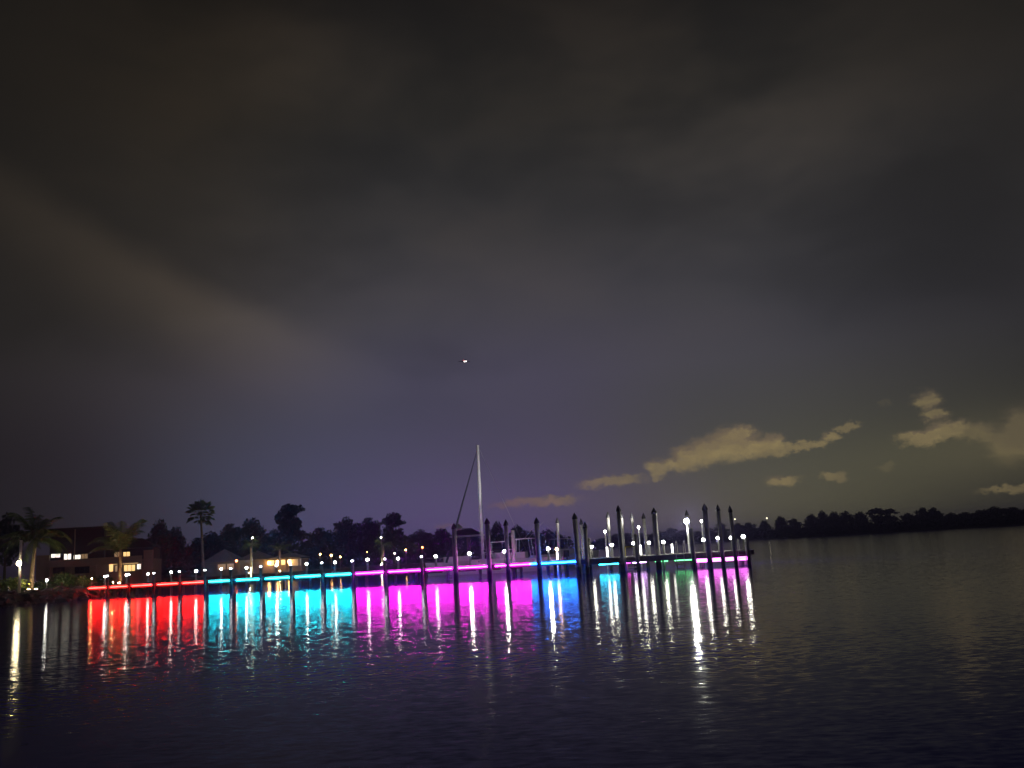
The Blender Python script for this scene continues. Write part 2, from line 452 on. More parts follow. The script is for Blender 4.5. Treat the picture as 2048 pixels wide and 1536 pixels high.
strip(1060.6, 1077, 1125, 'led_blue', 'glowing blue strip'); strip(1082, 1154, 1125, 'led_blue', 'glowing blue strip')
for a, b, mt, lb in ((1181, 1221, 'head_cyan', 'cyan'), (1226, 1244, 'head_mag', 'magenta'), (1250, 1277, 'head_lilac', 'lilac'), (1296, 1322, 'head_green', 'green'), (1336, 1376, 'head_green', 'green')):
    strip(a, b, 1118, mt, 'dim %s strip under the back of the pier head' % lb, off=WID - .5, z=DZ - .52, r=.05)
for a, b in ((1392, 1418), (1424, 1444), (1450, 1470), (1475, 1497)):  # beams lit from hidden strips, that light put into them as emission
    t0, t1 = t_at(a, 1112), t_at(b, 1112)
    mb = MB(); mb.box(t0, t1, .06, .085, DZ - .72, DZ - .465)
    tag(mb.build('lit_beam_panel', M['panel'], pier), 'beam panel with painted magenta light')
# unseen rear edge strips, suggested by pinkish boats, added to tint boats and trees
def rear(px0, px1, mat, lab):
    t0, t1 = t_at(px0, 1140, WID), t_at(px1, 1140, WID)
    mb = MB(); mb.tube([(t0, WID + .03, DZ - .16), (t1, WID + .03, DZ - .16)], [.022, .022], 6)
    tag(mb.build('led_strip', M[mat], pier), lab)
rear(190, 408, 'led_red', 'added unseen red strip on the rear edge'); rear(414, 704, 'led_cyan', 'added unseen cyan strip on the rear edge'); rear(710, 1058, 'led_mag', 'added unseen magenta strip on the rear edge'); rear(1062, 1154, 'led_blue', 'added unseen blue strip on the rear edge')
# support bents
bent_t = []
bt = 1.2
while bt < PL - .6:
    bent_t.append(bt); bt += 3.05
bent_t.append(PL - .35)
for i, bt in enumerate(bent_t):
    for yy in (.55, WID - .45):
        mb = MB(); mb.tube([(bt, yy, -1.2), (bt, yy, DZ - .40)], [.14, .13], 10); mb.build('support_post', M['concrete'], pier, True)
    mb = MB(); mb.box(bt - .16, bt + .16, .34, WID - .2, DZ - .39, DZ - .06); mb.build('cross_beam', M['timber'], pier)
# ladders fixed to the pier
def ladder(px, py, w=.42, top=.9, label=None, up=0.0):
    t = t_at(px, py, -.1)
    mb = MB()
    for s in (-w/2, w/2):
        if up:
            mb.tube([(t+s, .5, DZ), (t+s, .46, DZ+up*.9), (t+s, .2, DZ+up), (t+s, -.12, DZ+up*.7), (t+s, -.12, -.4)], [.03]*5, 6)
        else:
            mb.tube([(t+s, -.12, DZ+.05), (t+s, -.12, -.4)], [.03]*2, 6)
    for k in range(5):
        mb.tube([(t-w/2, -.12, .05+k*.25), (t+w/2, -.12, .05+k*.25)], [.022]*2, 6)
    tag(mb.build('ladder', M['alu'], pier), label)
ladder(901, 1145); ladder(1264, 1130, .9, label='wide pale ladder frame'); ladder(1361, 1120, .6, up=.95, label='tall ladder with curved grab rails'); ladder(1485, 1112, .55, up=.85)
mb = MB()                              # yellow rail by the wide ladder
t0, t1 = t_at(1249, 1093, .3), t_at(1270, 1092, .3)
zt = z_at(1260, 1093, .3)
mb.box(t0, t1, .27, .33, zt-.05, zt+.03); mb.box(t0, t0+.05, .271, .329, DZ, zt-.051); mb.box(t1-.05, t1, .271, .329, DZ, zt-.051)
tag(mb.build('handrail', pmat('yellow_rail', (.55, .45, .08), .5), pier), 'yellow topped rail')
# cleats
for px in (240, 330, 437, 552, 676, 808, 945, 1050, 1120, 1205, 1345, 1430, 1480):
    t = t_at(px, 1140, .15)
    mb = MB(); mb.tube([(t-.14, .16, DZ+.085), (t+.14, .16, DZ+.085)], [.018, .018], 6); mb.box(t-.05, t+.05, .13, .19, DZ+.004, DZ+.075)
    mb.build('cleat', M['alu'], pier)
# ------------------------------------------------------------------ slim posts with small lamps between the bays
secs = {0: 'red', 1: 'red', 2: 'red', 3: 'red', 4: 'cyan', 5: 'cyan', 6: 'cyan', 7: 'cyan', 8: 'cyan', 9: 'magenta', 10: 'magenta', 11: 'magenta'}
sm_px = {0: None, 1: None, 2: None}
proto = None
cnt = {'red': 0, 'cyan': 0, 'magenta': 0}
ncol = {'red': 4, 'cyan': 5, 'magenta': 3}
def make_fender():
    r = empty('lamp_post', (0, 0, 0), 'x', 'lamp post')
    mb = MB(); mb.tube([(0, 0, -1), (0, 0, 2.02)], [.14, .13], 12); mb.build('post', M['dpost'], r, True)
    mb = MB(); mb.lathe([(.08, 2.03), (.095, 2.08), (.07, 2.13)], 10); mb.build('lamp', M['lamp_small'], r, True)
    mb = MB(); mb.lathe([(.17, 2.135), (.14, 2.17), (.01, 2.26)], 10); mb.build('cap', M['cap'], r, True)
    return r
for i, t in enumerate(post_t):
    o = make_fender() if proto is None else copy_tree(proto)
    if proto is None: proto = o
    c = secs[i]; cnt[c] += 1
    o.location = on(t, -.22, 0); o.rotation_euler = (0, 0, PRZ)
    o['label'] = 'slim dark lamp post before the %s strips, %s from the left there' % (c, ORD[cnt[c]-1])
    o['group'] = 'slim lamp posts between the light strips'
# ------------------------------------------------------------------ bright pedestal lamps on the pier
ped_px = [(210,1155),(253,1152),(296,1149),(342.5,1145.6),(392,1141.5),(442.5,1138.5),(493,1134),(553,1130),(613,1125),(670,1122),(735,1117),(796,1112),(871,1106.6),(938.5,1102.5),
          (1009,1099),(1096,1093),(1183,1088),(1223,1084.7),(1266.6,1083),(1297.4,1081),(1326,1079),(1406,1074),(1435.5,1072),(1461.5,1070.7),(1486,1069.4)]
def make_ped():
    r = empty('pedestal_lamp', (0, 0, 0), 'x', 'lamp')
    mb = MB(); mb.box(-.07, .07, -.07, .07, 0, .86); mb.box(-.11, .11, -.11, .11, -.003, .05); mb.build('pedestal', M['post'], r)
    mb = MB(); mb.lathe([(.08, .862), (.11, .90), (.11, .99), (.08, 1.03)], 12); mb.build('lamp', M['lamp'], r, True)
    mb = MB(); mb.lathe([(.15, 1.033), (.13, 1.07), (.02, 1.12)], 12); mb.build('cap', M['white'], r, True)
    return r
proto = None
mb = MB(); mb.lathe([(.09, .862), (.125, .90), (.125, .99), (.09, 1.03)], 12); HEADLAMP = mb.mesh('lamp', M['lamp_head'], True); BRIGHTLAMP = mb.mesh('lamp', M['lamp_bright'], True)
colname = lambda px: 'red' if px < 411 else 'cyan' if px < 706 else 'magenta' if px < 1060 else 'blue' if px < 1158 else 'head'
tot = {}; seen = {}
for px, py in ped_px: tot[colname(px)] = tot.get(colname(px), 0) + 1
for px, py in ped_px:
    c = colname(px); seen[c] = seen.get(c, 0) + 1; k = seen[c]
    o = make_ped() if proto is None else copy_tree(proto)
    if proto is None: proto = o
    off = 1.7 if px not in (1326, 1406) else 1.2
    o.location = on(t_at(px, py, off), off, DZ + .006); o.rotation_euler = (0, 0, PRZ); v_ = rnd.uniform(.88, 1.1); o.scale = (v_, v_, rnd.uniform(.95, 1.05))
    if c == 'head': lab = 'bright white pedestal lamp on the pier head, %s from its left' % ORD[k-1]
    elif tot[c] == 1: lab = 'bright white pedestal lamp above the %s strip' % c
    else: lab = 'bright white pedestal lamp above the %s strips, %s from the left' % (c, ORD[k-1])
    if c == 'head' or px in (938.5, 1009, 1096):
        for ch in o.children:
            if ch.name.startswith('lamp'):
                ch.data = HEADLAMP if c == 'head' else BRIGHTLAMP
    o['label'] = lab; o['group'] = 'bright pedestal lamps along the pier'
# white bollards whose lamplight is painted in as emission
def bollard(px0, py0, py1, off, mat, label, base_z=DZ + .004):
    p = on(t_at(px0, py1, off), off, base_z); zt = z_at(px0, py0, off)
    r = empty('lit_bollard', p, label, 'bollard', 'white bollards with painted light on the pier', PRZ)
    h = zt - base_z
    mb = MB(); mb.tube([(0, 0, .06), (0, 0, h)], [.07, .07], 10); mb.build('painted_light_shaft', M[mat], r, True)
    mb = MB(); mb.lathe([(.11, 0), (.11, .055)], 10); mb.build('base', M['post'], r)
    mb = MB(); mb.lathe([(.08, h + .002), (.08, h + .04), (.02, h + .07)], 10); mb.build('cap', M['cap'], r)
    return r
bollard(1215, 1094, 1111, 1.0, 'tube', 'white bollard with painted light left of the tallest front pile on the pier head')
bollard(1282, 1090, 1108, 1.0, 'tube', 'white bollard with painted light on the pier head between two lamps right of the yellow rail')
bollard(1345, 1088, 1103, 1.0, 'tube', 'white bollard with painted light left of the flood lamp pole')
bollard(1115, 1104, 1118, 1.3, 'tube', 'white bollard with painted light behind the blue strip under an orange lamp')
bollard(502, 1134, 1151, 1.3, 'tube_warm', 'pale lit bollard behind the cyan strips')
# ------------------------------------------------------------------ tall mooring piles
def make_pile(h, r, capped=True):
    o = empty('mooring_pile', (0, 0, 0), 'x', 'pile')
    mb = MB(); mb.tube([(0, 0, -1.5), (0, 0, h*.5), (0, 0, h)], [r*1.06, r*1.02, r], 14); mb.build('shaft', M['pile'], o, True)
    if capped:
        mb = MB(); mb.lathe([(r*1.22, h - .10), (r*1.22, h + .02), (r*.9, h + .16), (.015, h + .42)], 14); mb.build('cap', M['cap'], o, True)
    else:
        mb = MB(); mb.lathe([(r*1.04, h), (r*.8, h + .05)], 14); mb.build('top_plate', M['concrete'], o, True)
    return o
piles = [  # px, py of the shaft top, width px, offset behind pier face, capped, label
 (907.6,1056,9.2,-.45,1,'capped grey pile standing left of the sailboat mast among the magenta strips'),
 (974,1046,9.2,-.45,1,'capped grey pile just right of the sailboat mast'),
 (1011,1049,8.4,-.45,1,'capped grey pile before the magenta strips, beside a shorter flat pile'),
 (1024.8,1062,7.5,6,0,'short flat topped pale pile standing among the moored boats'),
 (1072.7,1045,9.5,-.45,1,'capped grey pile where the magenta strip turns blue'),
 (1113.5,1044,6.0,9,1,'slender capped pile behind the blue strip, above the orange lamp'),
 (1150,1036,9.5,-.5,1,'dark capped pile at the right end of the blue strip'),
 (1163,1047,6.5,5,1,'pale capped pile half hidden between two dark piles right of the blue strip'),
 (1169,1054,8.0,-.9,1,'dark leaning-looking capped pile lowest of the trio right of the blue strip'),
 (1177,1077,5.5,1.4,0,'short thin dark pile right of the trio at the start of the pier head'),
 (1214.6,1033,6.2,7,1,'slender capped pile behind the left white bollard of the pier head'),
 (1236.5,1021,8.6,-.45,1,'tallest dark capped pile in front of the pier head, left of the yellow rail'),
 (1243,1034,5.6,7,1,'slender capped pile half hidden behind the tallest dark pile'),
 (1263,1035,6.0,7,1,'slender capped pile above the yellow rail'),
 (1271.5,1069,7.0,-.4,0,'low dark flat pile at the right end of the yellow rail'),
 (1288,1035,6.6,7,1,'slender capped pile between the yellow rail and the thick pale pile'),
 (1308.3,1026,10.4,.38,1,'thick pale capped pile rising through the middle of the pier head'),
 (1374.7,1029,6.5,8,1,'capped pile right behind the dazzling flood lamp'),
 (1382,1057,8.2,-.45,0,'flat topped dark pile just right of the flood lamp pole'),
 (1409.5,1018,10.2,-.40,1,'thick capped pile right of the flood lamp, before the magenta-lit beams'),
 (1435.5,1020,7.4,-.40,1,'capped pile midway between the flood lamp and the pier end'),
 (1461.5,1022,7.4,-.40,1,'last tall capped pile before the right end of the pier'),
 (1493,1075,6.0,-.25,0,'short dark pile at the right end corner of the pier'),
]
for px, py, w, off, capd, lab in piles:
    zt = z_at(px, py, off); t = t_at(px, py, off); p = on(t, off)
    r = .5 * w * p.y / F
    o = make_pile(zt, r, capd); o.location = p; o.rotation_euler = (R(rnd.uniform(-.7, .7)), R(rnd.uniform(-.7, .7)), rnd.random()*3)
    o['label'] = lab; o['group'] = 'mooring piles along the pier'
# ------------------------------------------------------------------ tall lamps round the pier head
def tall_lamp(px, py, off, mat, hr, label, base=0.0, name='tall_lamp'):
    zt = z_at(px, py, off); p = on(t_at(px, py, off), off)
    o = empty(name, (p.x, p.y, base), label, 'lamp', 'tall lamps round the pier head', PRZ)
    h = zt - base
    mb = MB(); mb.tube([(0, 0, -1.2 if base == 0 else 0), (0, 0, h - hr*1.1)], [.075, .055], 10); mb.build('pole', M['white'], o, True)
    mb = MB(); mb.lathe([(hr*.4, h - hr), (hr*.9, h - hr*.5), (hr, h), (hr*.75, h + hr*.6), (hr*.2, h + hr*.9)], 12); mb.build('lamp', M[mat], o, True)
    mb = MB(); mb.lathe([(hr*.9, h + hr*.92), (hr*.6, h + hr*1.2), (.01, h + hr*1.35)], 12); mb.build('hood', M['white'], o, True)
    return o
flood = tall_lamp(1373, 1042, 1.9, 'lamp_flood', .19, 'dazzling white flood lamp on a tall pole on the pier head', DZ + .004)
tall_lamp(1210, 1063, 10, 'lamp', .10, 'small bright lamp on a pole left of the tallest front pile')
tall_lamp(1277, 1054.5, 10, 'lamp', .11, 'bright lamp on a pole above the pier head between two slender piles')
tall_lamp(1402.7, 1042, 10, 'lamp', .09, 'small lamp on a pole close left of the thick pile, right of the flood lamp')
tall_lamp(1113.5, 1098.5, 3.5, 'lamp_warm', .13, 'orange lamp on a pole behind the blue strip')
# extra spot at the flood lamp, added to brighten the sailboat mast
ld = bpy.data.lights.new('beam', 'SPOT'); ld.energy = 19000; ld.color = (1, .98, .94); ld.spot_size = R(29); ld.spot_blend = .6; ld.shadow_soft_size = .12
lo = bpy.data.objects.new('beam', ld); col.objects.link(lo); lo.parent = flood  # added mast spot, only placed at the flood lamp
bpy.context.view_layer.update()
src = Vector((-.32, .1, z_at(1373, 1042, 1.9) - DZ))
tgt = flood.matrix_world.inverted() @ Vector((floor_at(966, 96).x, 96, 10.0))
lo.location = src; lo.rotation_euler = (tgt - src).to_track_quat('-Z', 'Y').to_euler()
# ------------------------------------------------------------------ boats
def hull(L, Bm, H, n=14, sheer=.25):
    mb = MB(); rows = []
    for i in range(n + 1):
        u = i / n; x = -L/2 + L*u
        w = Bm/2 * (1 - max(0, (u - .45)/.55)**2.2) * (.86 + .14*min(1, u*4))
        zt = H + sheer * max(0, u - .35)**1.5
        rows.append([(x - (L*.05*(1-u) if 0 else 0), 0, -.35 + .25*max(0, u-.7)), (x, w*.72, -.05), (x + .06*L*max(0, u-.6), w*.98, zt*.6), (x + .09*L*max(0, u-.6), w, zt), (x + .09*L*max(0, u-.6), w*.9, zt + .02), (x + .08*L*max(0, u-.6), 0, zt + .06)])
    for sgn in (1, -1):
        base = len(mb.v)
        for rw in rows:
            for (x, y, z) in rw: mb.v.append((x, y*sgn, z))
        m = len(rows[0])
        for i in range(n):
            for j in range(m - 1):
                q = (base+i*m+j, base+(i+1)*m+j, base+(i+1)*m+j+1, base+i*m+j+1)
                mb.f.append(q if sgn < 0 else q[::-1])
        st = tuple(base + j for j in range(m)); mb.f.append(st)
    return mb
def sailboat():
    dep = 96.0
    p = floor_at(968, dep)
    bow = floor_at(893, dep + 1)
    dv = (bow - p); rz = math.atan2(dv.y, dv.x)
    J = dv.length
    o = empty('sailboat', p, 'white sailboat with a tall bare mast and dark furled foresail moored behind the magenta strips', 'sailboat', rz=rz)
    Lb = J * 2.25; cx = J - Lb/2
    h = hull(Lb, 3.0, .95); h.v = [(x + cx, y, z) for x, y, z in h.v]; h.build('hull', M['gel'], o, True)
    mb = MB(); mb.prism([(-1.9, -.8), (.6, -.7), (1.2, -.35), (1.2, .35), (.6, .7), (-1.9, .8)], 1.0, 1.45); mb.build('cabin', M['gel'], o)
    for s in (-1, 1):
        mb = MB(); mb.box(-1.6, .3, s*.80 - .012, s*.80 + .012, 1.14, 1.30); mb.build('porthole_band', M['glassdark'], o)
    zt = CAMH + (hz(962) - 893) * dep / F
    mb = MB(); mb.tube([(0, 0, 1.4), (0, 0, zt*.6), (-.05, 0, zt)], [.16, .155, .14], 10); mb.build('mast', M['mast'], o, True)
    mb = MB(); mb.tube([(.1, 0, zt - .7), (J*.5 + .05, 0, (zt - .7 + 1.3)/2), (J - .05, 0, 1.3)], [.03, .10, .13], 8); mb.build('furled_sail', M['dark'], o, True)
    mb = MB(); mb.tube([(-.1, 0, 2.15), (-3.3, 0, 2.3)], [.06, .05], 8); mb.build('boom', M['white'], o, True)
    mb = MB(); mb.tube([(-.15, 0, 2.3), (-1.5, 0, 2.42), (-3.2, 0, 2.42)], [.16, .15, .09], 8); mb.build('sail_cover', M['dark'], o, True)
    mb = MB(); mb.tube([(0, -.75, zt*.62), (0, .75, zt*.62)], [.03, .03], 6); mb.build('spreader', M['alu'], o)
    mb = MB()
    for s in (-1, 1):
        mb.tube([(0, s*.05, zt - .1), (0, s*.75, zt*.62), (-.1, s*1.35, 1.0)], [.008]*3, 4)
    mb.tube([(-.05, 0, zt), (cx - Lb/2 + .1, 0, 1.1)], [.008]*2, 4)
    mb.build('rigging', M['alu'], o)
    mb = MB()
    for s in (-1, 1):
        mb.tube([(J-.2, s*.1, 1.05), (J-.3, s*.15, 1.6), (J-1.2, s*.7, 1.6), (J-1.3, s*.75, 1.0)], [.015]*4, 5)
    mb.build('bow_rail', M['alu'], o)
sailboat()
def motorboat(px, dep, L, rz, label, ttop=True, cabin=True):
    p = floor_at(px, dep)
    o = empty('motorboat', p, label, 'motorboat', 'motorboats moored behind the pier', rz)
    hull(L, L*.32, L*.13 + .2).build('hull', M['gel'], o, True)
    z0 = L*.13 + .2
    if cabin:
        mb = MB(); mb.prism([(-L*.05, -L*.1), (L*.2, -L*.085), (L*.27, -L*.03), (L*.27, L*.03), (L*.2, L*.085), (-L*.05, L*.1)], z0 + .05, z0 + .65); mb.build('cabin', M['gel'], o)
    else:
        mb = MB(); mb.box(-.45, .45, -.4, .4, z0 + .04, z0 + .85); mb.build('console', M['gel'], o)
    mb = MB(); mb.quad((L*.02, -L*.07, z0+.66), (L*.02, L*.07, z0+.66), (-L*.02, L*.065, z0+1.15), (-L*.02, -L*.065, z0+1.15)); mb.box(-L*.03, L*.0, -L*.07, L*.07, z0 + .655, z0 + .69)
    mb.build('windscreen', M['glassdark'], o)
    if ttop:
        mb = MB(); mb.box(-L*.16, L*.10, -L*.12, L*.12, z0 + 1.9, z0 + 1.98); mb.build('hardtop', M['gel'], o)
        mb = MB()
        for sx in (-L*.12, L*.06):
            for s in (-1, 1):
                mb.tube([(sx, s*L*.11, z0), (sx*.8, s*L*.10, z0 + 1.9)], [.028, .028], 6)
        mb.build('top_frame', M['alu'], o)
        mb = MB()
        for s in (-1, 1): mb.tube([(-L*.05, s*L*.12, z0+1.9), (-L*.25, s*L*.2, z0 + 3.6)], [.02, .012], 5)
        mb.build('outrigger', M['alu'], o)
    for s in (-.35, .35):
        mb = MB(); mb.box(-L/2 - .45, -L/2 - .02, s - .17, s + .17, z0 - .1, z0 + .55); mb.box(-L/2 - .3, -L/2 - .15, s - .07, s + .07, -.5, z0 - .1); mb.build('outboard_motor', M['dark'], o)
    mb = MB()
    for s in (-1, 1):
        mb.tube([(L*.12, s*L*.15, z0 + .05), (L*.14, s*L*.15, z0 + .5), (L*.40, s*L*.09, z0 + .62), (L*.52, 0, z0 + .66)], [.014]*4, 5)
    mb.build('bow_rail', M['alu'], o)
motorboat(928, 100, 8, R(200), 'pale motorboat lying under the boathouse roof left of the sailboat mast', False, True)
motorboat(998, 95, 7.5, R(-70), 'motorboat with a hardtop just right of the sailboat mast, stern towards the pier', True, False)
motorboat(1047, 93, 8.5, R(170), 'white motorboat with a railed bow and hardtop left of the blue strip', True, True)
motorboat(1128, 120, 9, R(10), 'small distant motorboat with a hardtop behind the blue strip', True, True)
# ------------------------------------------------------------------ vegetation
def leafcloud(mb, lobes, n, size, rg):
    vol = [a*b*c for (_, _, _, a, b, c) in lobes]; tv = sum(vol)
    for (cx, cy, cz, a, b, c), v in zip(lobes, vol):
        for _ in range(max(20, int(n * v / tv))):
            d = Vector((rg.gauss(0, 1), rg.gauss(0, 1), rg.gauss(0, 1))).normalized() * (rg.random() ** .45)
            p = Vector((cx + d.x*a, cy + d.y*b, cz + d.z*c))
            u = Vector((rg.gauss(0, 1), rg.gauss(0, 1), rg.gauss(0, .7))).normalized(); w = u.cross(Vector((rg.gauss(0, 1), rg.gauss(0, 1), rg.gauss(0, 1)))).normalized()
            s = size * rg.uniform(.55, 1.3)
            mb.quad(p - u*s, p - w*s*.55, p + u*s, p + w*s*.55)
def tree_meshes(kind, seed):
    """unit tree about 10 m tall: (crown mesh, trunk mesh)"""
    rg = random.Random(seed); lobes = []
    cb = MB(); tb = MB()
    if kind == 'oak':
        for _ in range(19):
            a = rg.uniform(0, 6.28); r = rg.uniform(.6, 3.5); z = rg.uniform(4.0, 8.9) - r*.35
            s = rg.uniform(.6, 1.6); lobes.append((r*math.cos(a), r*math.sin(a), z, s*1.2, s*1.2, s*.8))
        lobes.append((0, 0, 6.2, 2.6, 2.6, 2.2)); lobes.append((0, 0, 8.6, 1.5, 1.5, 1.2))
        n, sz = 2600, .36
    elif kind == 'pine':
        for k in range(9):
            a = rg.uniform(0, 6.28); z = 4.6 + k*.55; r = rg.uniform(.5, 2.5) * (1 - .06*k)
            s = rg.uniform(.9, 1.5); lobes.append((r*math.cos(a), r*math.sin(a), z, s*1.4, s*1.4, s*.55))
        lobes.append((0, 0, 8.9, 1.5, 1.5, 1.0)); lobes.append((.2, 0, 7.0, 1.7, 1.7, 1.2))
        n, sz = 2200, .36
    elif kind == 'umbrella':
        for k in range(9):
            a = rg.uniform(0, 6.28); r = rg.uniform(.6, 3.3)
            s = rg.uniform(1.0, 1.5); lobes.append((r*math.cos(a), r*math.sin(a), 9.0 - r*.42 + rg.uniform(-.3, .3), s*1.35, s*1.35, s*.45))
        lobes.append((0, 0, 9.2, 2.0, 2.0, .8)); lobes.append((.4, .2, 5.2, 2.6, 2.6, 1.6)); lobes.append((-1.4, .2, 6.6, 1.4, 1.4, .8))
        n, sz = 2200, .36
    else:  # round
        lobes = [(0, 0, 5.6, 3.0, 3.0, 3.4), (1.6, .5, 4.6, 2.0, 2, 2), (-1.5, -.4, 5.0, 2.0, 2, 2.2), (.3, .2, 8.0, 1.8, 1.8, 1.7)]
        n, sz = 2200, .40
    leafcloud(cb, lobes, n, sz, rg)
    tb.tube([(0, 0, -.4), (rg.uniform(-.15, .15), 0, 3), (rg.uniform(-.3, .3), rg.uniform(-.3, .3), 7.5)], [.34, .25, .08], 8)
    for (x, y, z, a, b, c) in lobes[:7]:
        z0 = min(z - .6, 6) * rg.uniform(.55, .8)
        tb.tube([(0, 0, z0), (x*.5, y*.5, (z0 + z)/2 + .2), (x, y, z)], [.14, .09, .03], 6)
    mat = M['pine'] if kind in ('pine', 'umbrella') else M['leaf']
    return cb.mesh('crown', mat), tb.mesh('trunk', M['bark'], True)
VAR = {k: [tree_meshes(k, 10*i + s) for s in range(n)] for i, (k, n) in enumerate((('oak', 3), ('pine', 3), ('umbrella', 2), ('round', 2)))}
vi = [0]
def tree(kind, px, ptop, halfw, dep, label, group, base=LZ, name='tree', cat='tree', rz=None):
    p = floor_at(px, dep, base)
    top = CAMH + (hz(px) - ptop) * dep / F
    H = (top - base); hw = halfw * dep / F
    vs = VAR[kind]; cm_, tm_ = vs[vi[0] % len(vs)]; vi[0] += 1
    o = empty(name, p, label, cat, group, rnd.uniform(0, 6.28) if rz is None else rz)
    topz = {'oak': 9.7, 'pine': 10.0, 'umbrella': 10.0, 'round': 9.6}[kind]
    wid = {'oak': 4.3, 'pine': 3.5, 'umbrella': 4.2, 'round': 3.4}[kind]
    o.scale = (hw/wid, hw/wid, H/topz)
    for nm, me in (('crown', cm_), ('trunk', tm_)):
        c = bpy.data.objects.new(nm, me); col.objects.link(c); c.parent = o
    return o
G1 = 'dark trees on the shore behind the pier'
tree('oak', 8, 1030, 40, 125, 'dark tree at the left picture edge behind the leftmost palm', G1)
tree('round', 318, 1043, 27, 150, 'round dark tree right of the flat roofed house', G1)
tree('oak', 352, 1056, 32, 170, 'low dark tree between the round tree and the tall fan palm', G1)
tree('oak', 420, 1065, 40, 175, 'low dark tree under the tall fan palm', G1)
tree('oak', 458, 1048, 30, 165, 'broad dark tree right of the tall fan palm', G1)
tree('round', 507, 1039, 34, 180, 'broad rounded tree behind the yellow-green lit palm', G1)
tree('pine', 580, 1009, 40, 175, 'tallest dark pine in the middle of the left shore', G1)
tree('oak', 640, 1056, 34, 185, 'low dark tree right of the tallest pine', G1)
tree('oak', 548, 1060, 34, 190, 'low dark tree left of the tallest pine, above the lit pavilion', G1)
tree('oak', 697, 1035, 34, 180, 'broad dark tree above the orange shore lamps', G1)
tree('oak', 738, 1036, 30, 185, 'broad dark tree touching the umbrella shaped pine', G1)
tree('umbrella', 790, 1027, 32, 170, 'umbrella shaped pine with a flat spreading top', G1)
tree('oak', 842, 1060, 34, 200, 'low dark tree right of the umbrella shaped pine', G1)
tree('oak', 884, 1058, 36, 205, 'low dark tree left of the capped pile by the sailboat', G1)
tree('oak', 936, 1062, 36, 230, 'low dark tree behind the boathouse roof', G1)
tree('round', 996, 1045, 17, 170, 'narrow rounded tree between two capped piles right of the mast', G1)
tree('round', 1038, 1051, 21, 175, 'rounded tree behind the short flat pile', G1)
tree('oak', 1060, 1062, 30, 190, 'low dark tree behind the pile where magenta turns blue', G1)
tree('oak', 1095, 1059, 26, 210, 'low dark tree above the right part of the blue strip', G1)
tree('oak', 1122, 1068, 20, 230, 'smallest low tree at the right end of the near shore', G1)
# undergrowth that fills the near shore below the crowns
rg = random.Random(21); mb = MB()
for k in range(150):
    px = 285 + (1128 - 285) * k / 149 + rg.uniform(-4, 4); dep = 165 + max(0, px - 850) * .16 + rg.uniform(0, 35)
    p = floor_at(px, dep, LZ); h = rg.uniform(2.7, 4.8) + (3.0 if px < 800 else .4)
    leafcloud(mb, [(p.x, p.y, LZ + h*.45, 2.8, 2.8, h*.55)], 95, .55, rg)
tag(mb.build('thicket', M['leaf']), 'dark continuous thicket under the trees along the near shore', 'thicket', kind='stuff')
# far shore, right
G2 = 'dark trees on the far shore'
far = [('oak',1206,1076,16),('oak',1232,1068,20),('oak',1258,1066,20),('round',1288,1066,16),('oak',1318,1062,20),('oak',1342,1056,20),('oak',1366,1060,20),('oak',1395,1062,18),('round',1420,1056,14),('pine',1443,1047,20),
       ('oak',1478,1046,18),('oak',1500,1045,20),('oak',1532,1041,18),('round',1565,1033,15),('oak',1592,1037,18),('round',1626,1029,16),('round',1650,1022,14),('round',1671,1024,15),('oak',1697,1022,18),('round',1724,1024,18),
       ('umbrella',1758,1017,26),('umbrella',1785,1018,22),('oak',1818,1026,18),('oak',1850,1015,20),('oak',1872,1015,18),('oak',1906,1025,20),('oak',1935,1024,22),('oak',1962,1020,22),('oak',1995,1013,26),('oak',2030,1014,26),('oak',2065,1012,28)]
for i, (k, px, tp, hw) in enumerate(far):
    j = len(far) - i
    side = ORD[i] + ' from the left' if i < 16 else (ORD[j-1] + ' from the right')
    tree(k, px, tp, hw, far_depth(px) + 22, 'black %s tree on the far shore, %s in that row' % ({'oak': 'spreading', 'round': 'round topped', 'pine': 'open topped', 'umbrella': 'flat topped'}[k], side), G2, .8)
mb = MB()
for k in range(330):
    px = 1186 + (2120 - 1186) * k / 329 + rg.uniform(-2, 2); dep = far_depth(px) + rg.uniform(6, 30)
    top = 1080 - (px - 1186)/864*52 if px < 1500 else 1056 - (px - 1500)/548*33
    h = max(3.5, CAMH + (hz(px) - top)*dep/F) * rg.uniform(.75, 1.05)
    p = floor_at(px, dep, .8)
    leafcloud(mb, [(p.x, p.y, h*.5, 5.0*dep/600, 5.0, h*.55)], 60, 1.3*dep/700, rg)
tag(mb.build('wood', M['leaf']), 'black far-off wood along the far shore on the right', 'wood', kind='stuff')
# palms
def frond(mb, base, az_, elv, length, droop, rg, wl=.5):
    pts = []; d = Vector((math.cos(az_)*math.cos(elv), math.sin(az_)*math.cos(elv), math.sin(elv))); p = Vector(base)
    N = 12
    for i in range(N + 1):
        pts.append(p.copy()); p = p + d*(length/N); d = (d + Vector((0, 0, -droop/N*(.35 + 1.3*i/N)))).normalized()
    mb.tube(pts, [.045*(1 - .8*i/N) + .008 for i in range(N + 1)], 4, False)
    for i in range(1, N*2 + 1):
        u = i/(N*2); j = min(N-1, int(u*N)); q = pts[j].lerp(pts[j+1], u*N - j)
        t = (pts[j+1] - pts[j]).normalized(); sd = t.cross(Vector((0, 0, 1))).normalized()
        ll = length*wl*.55*math.sin(min(1, u*1.15 + .12)*math.pi*.86)**.7 + .06
        for s in (-1, 1):
            e = q + (sd*s*.75 + t*.55 + Vector((0, 0, -.45 + rg.uniform(-.15, .1)))).normalized()*ll
            w = t*.05*length/3
            mb.quad(q - w, q + w, e + w*.25, e - w*.25)
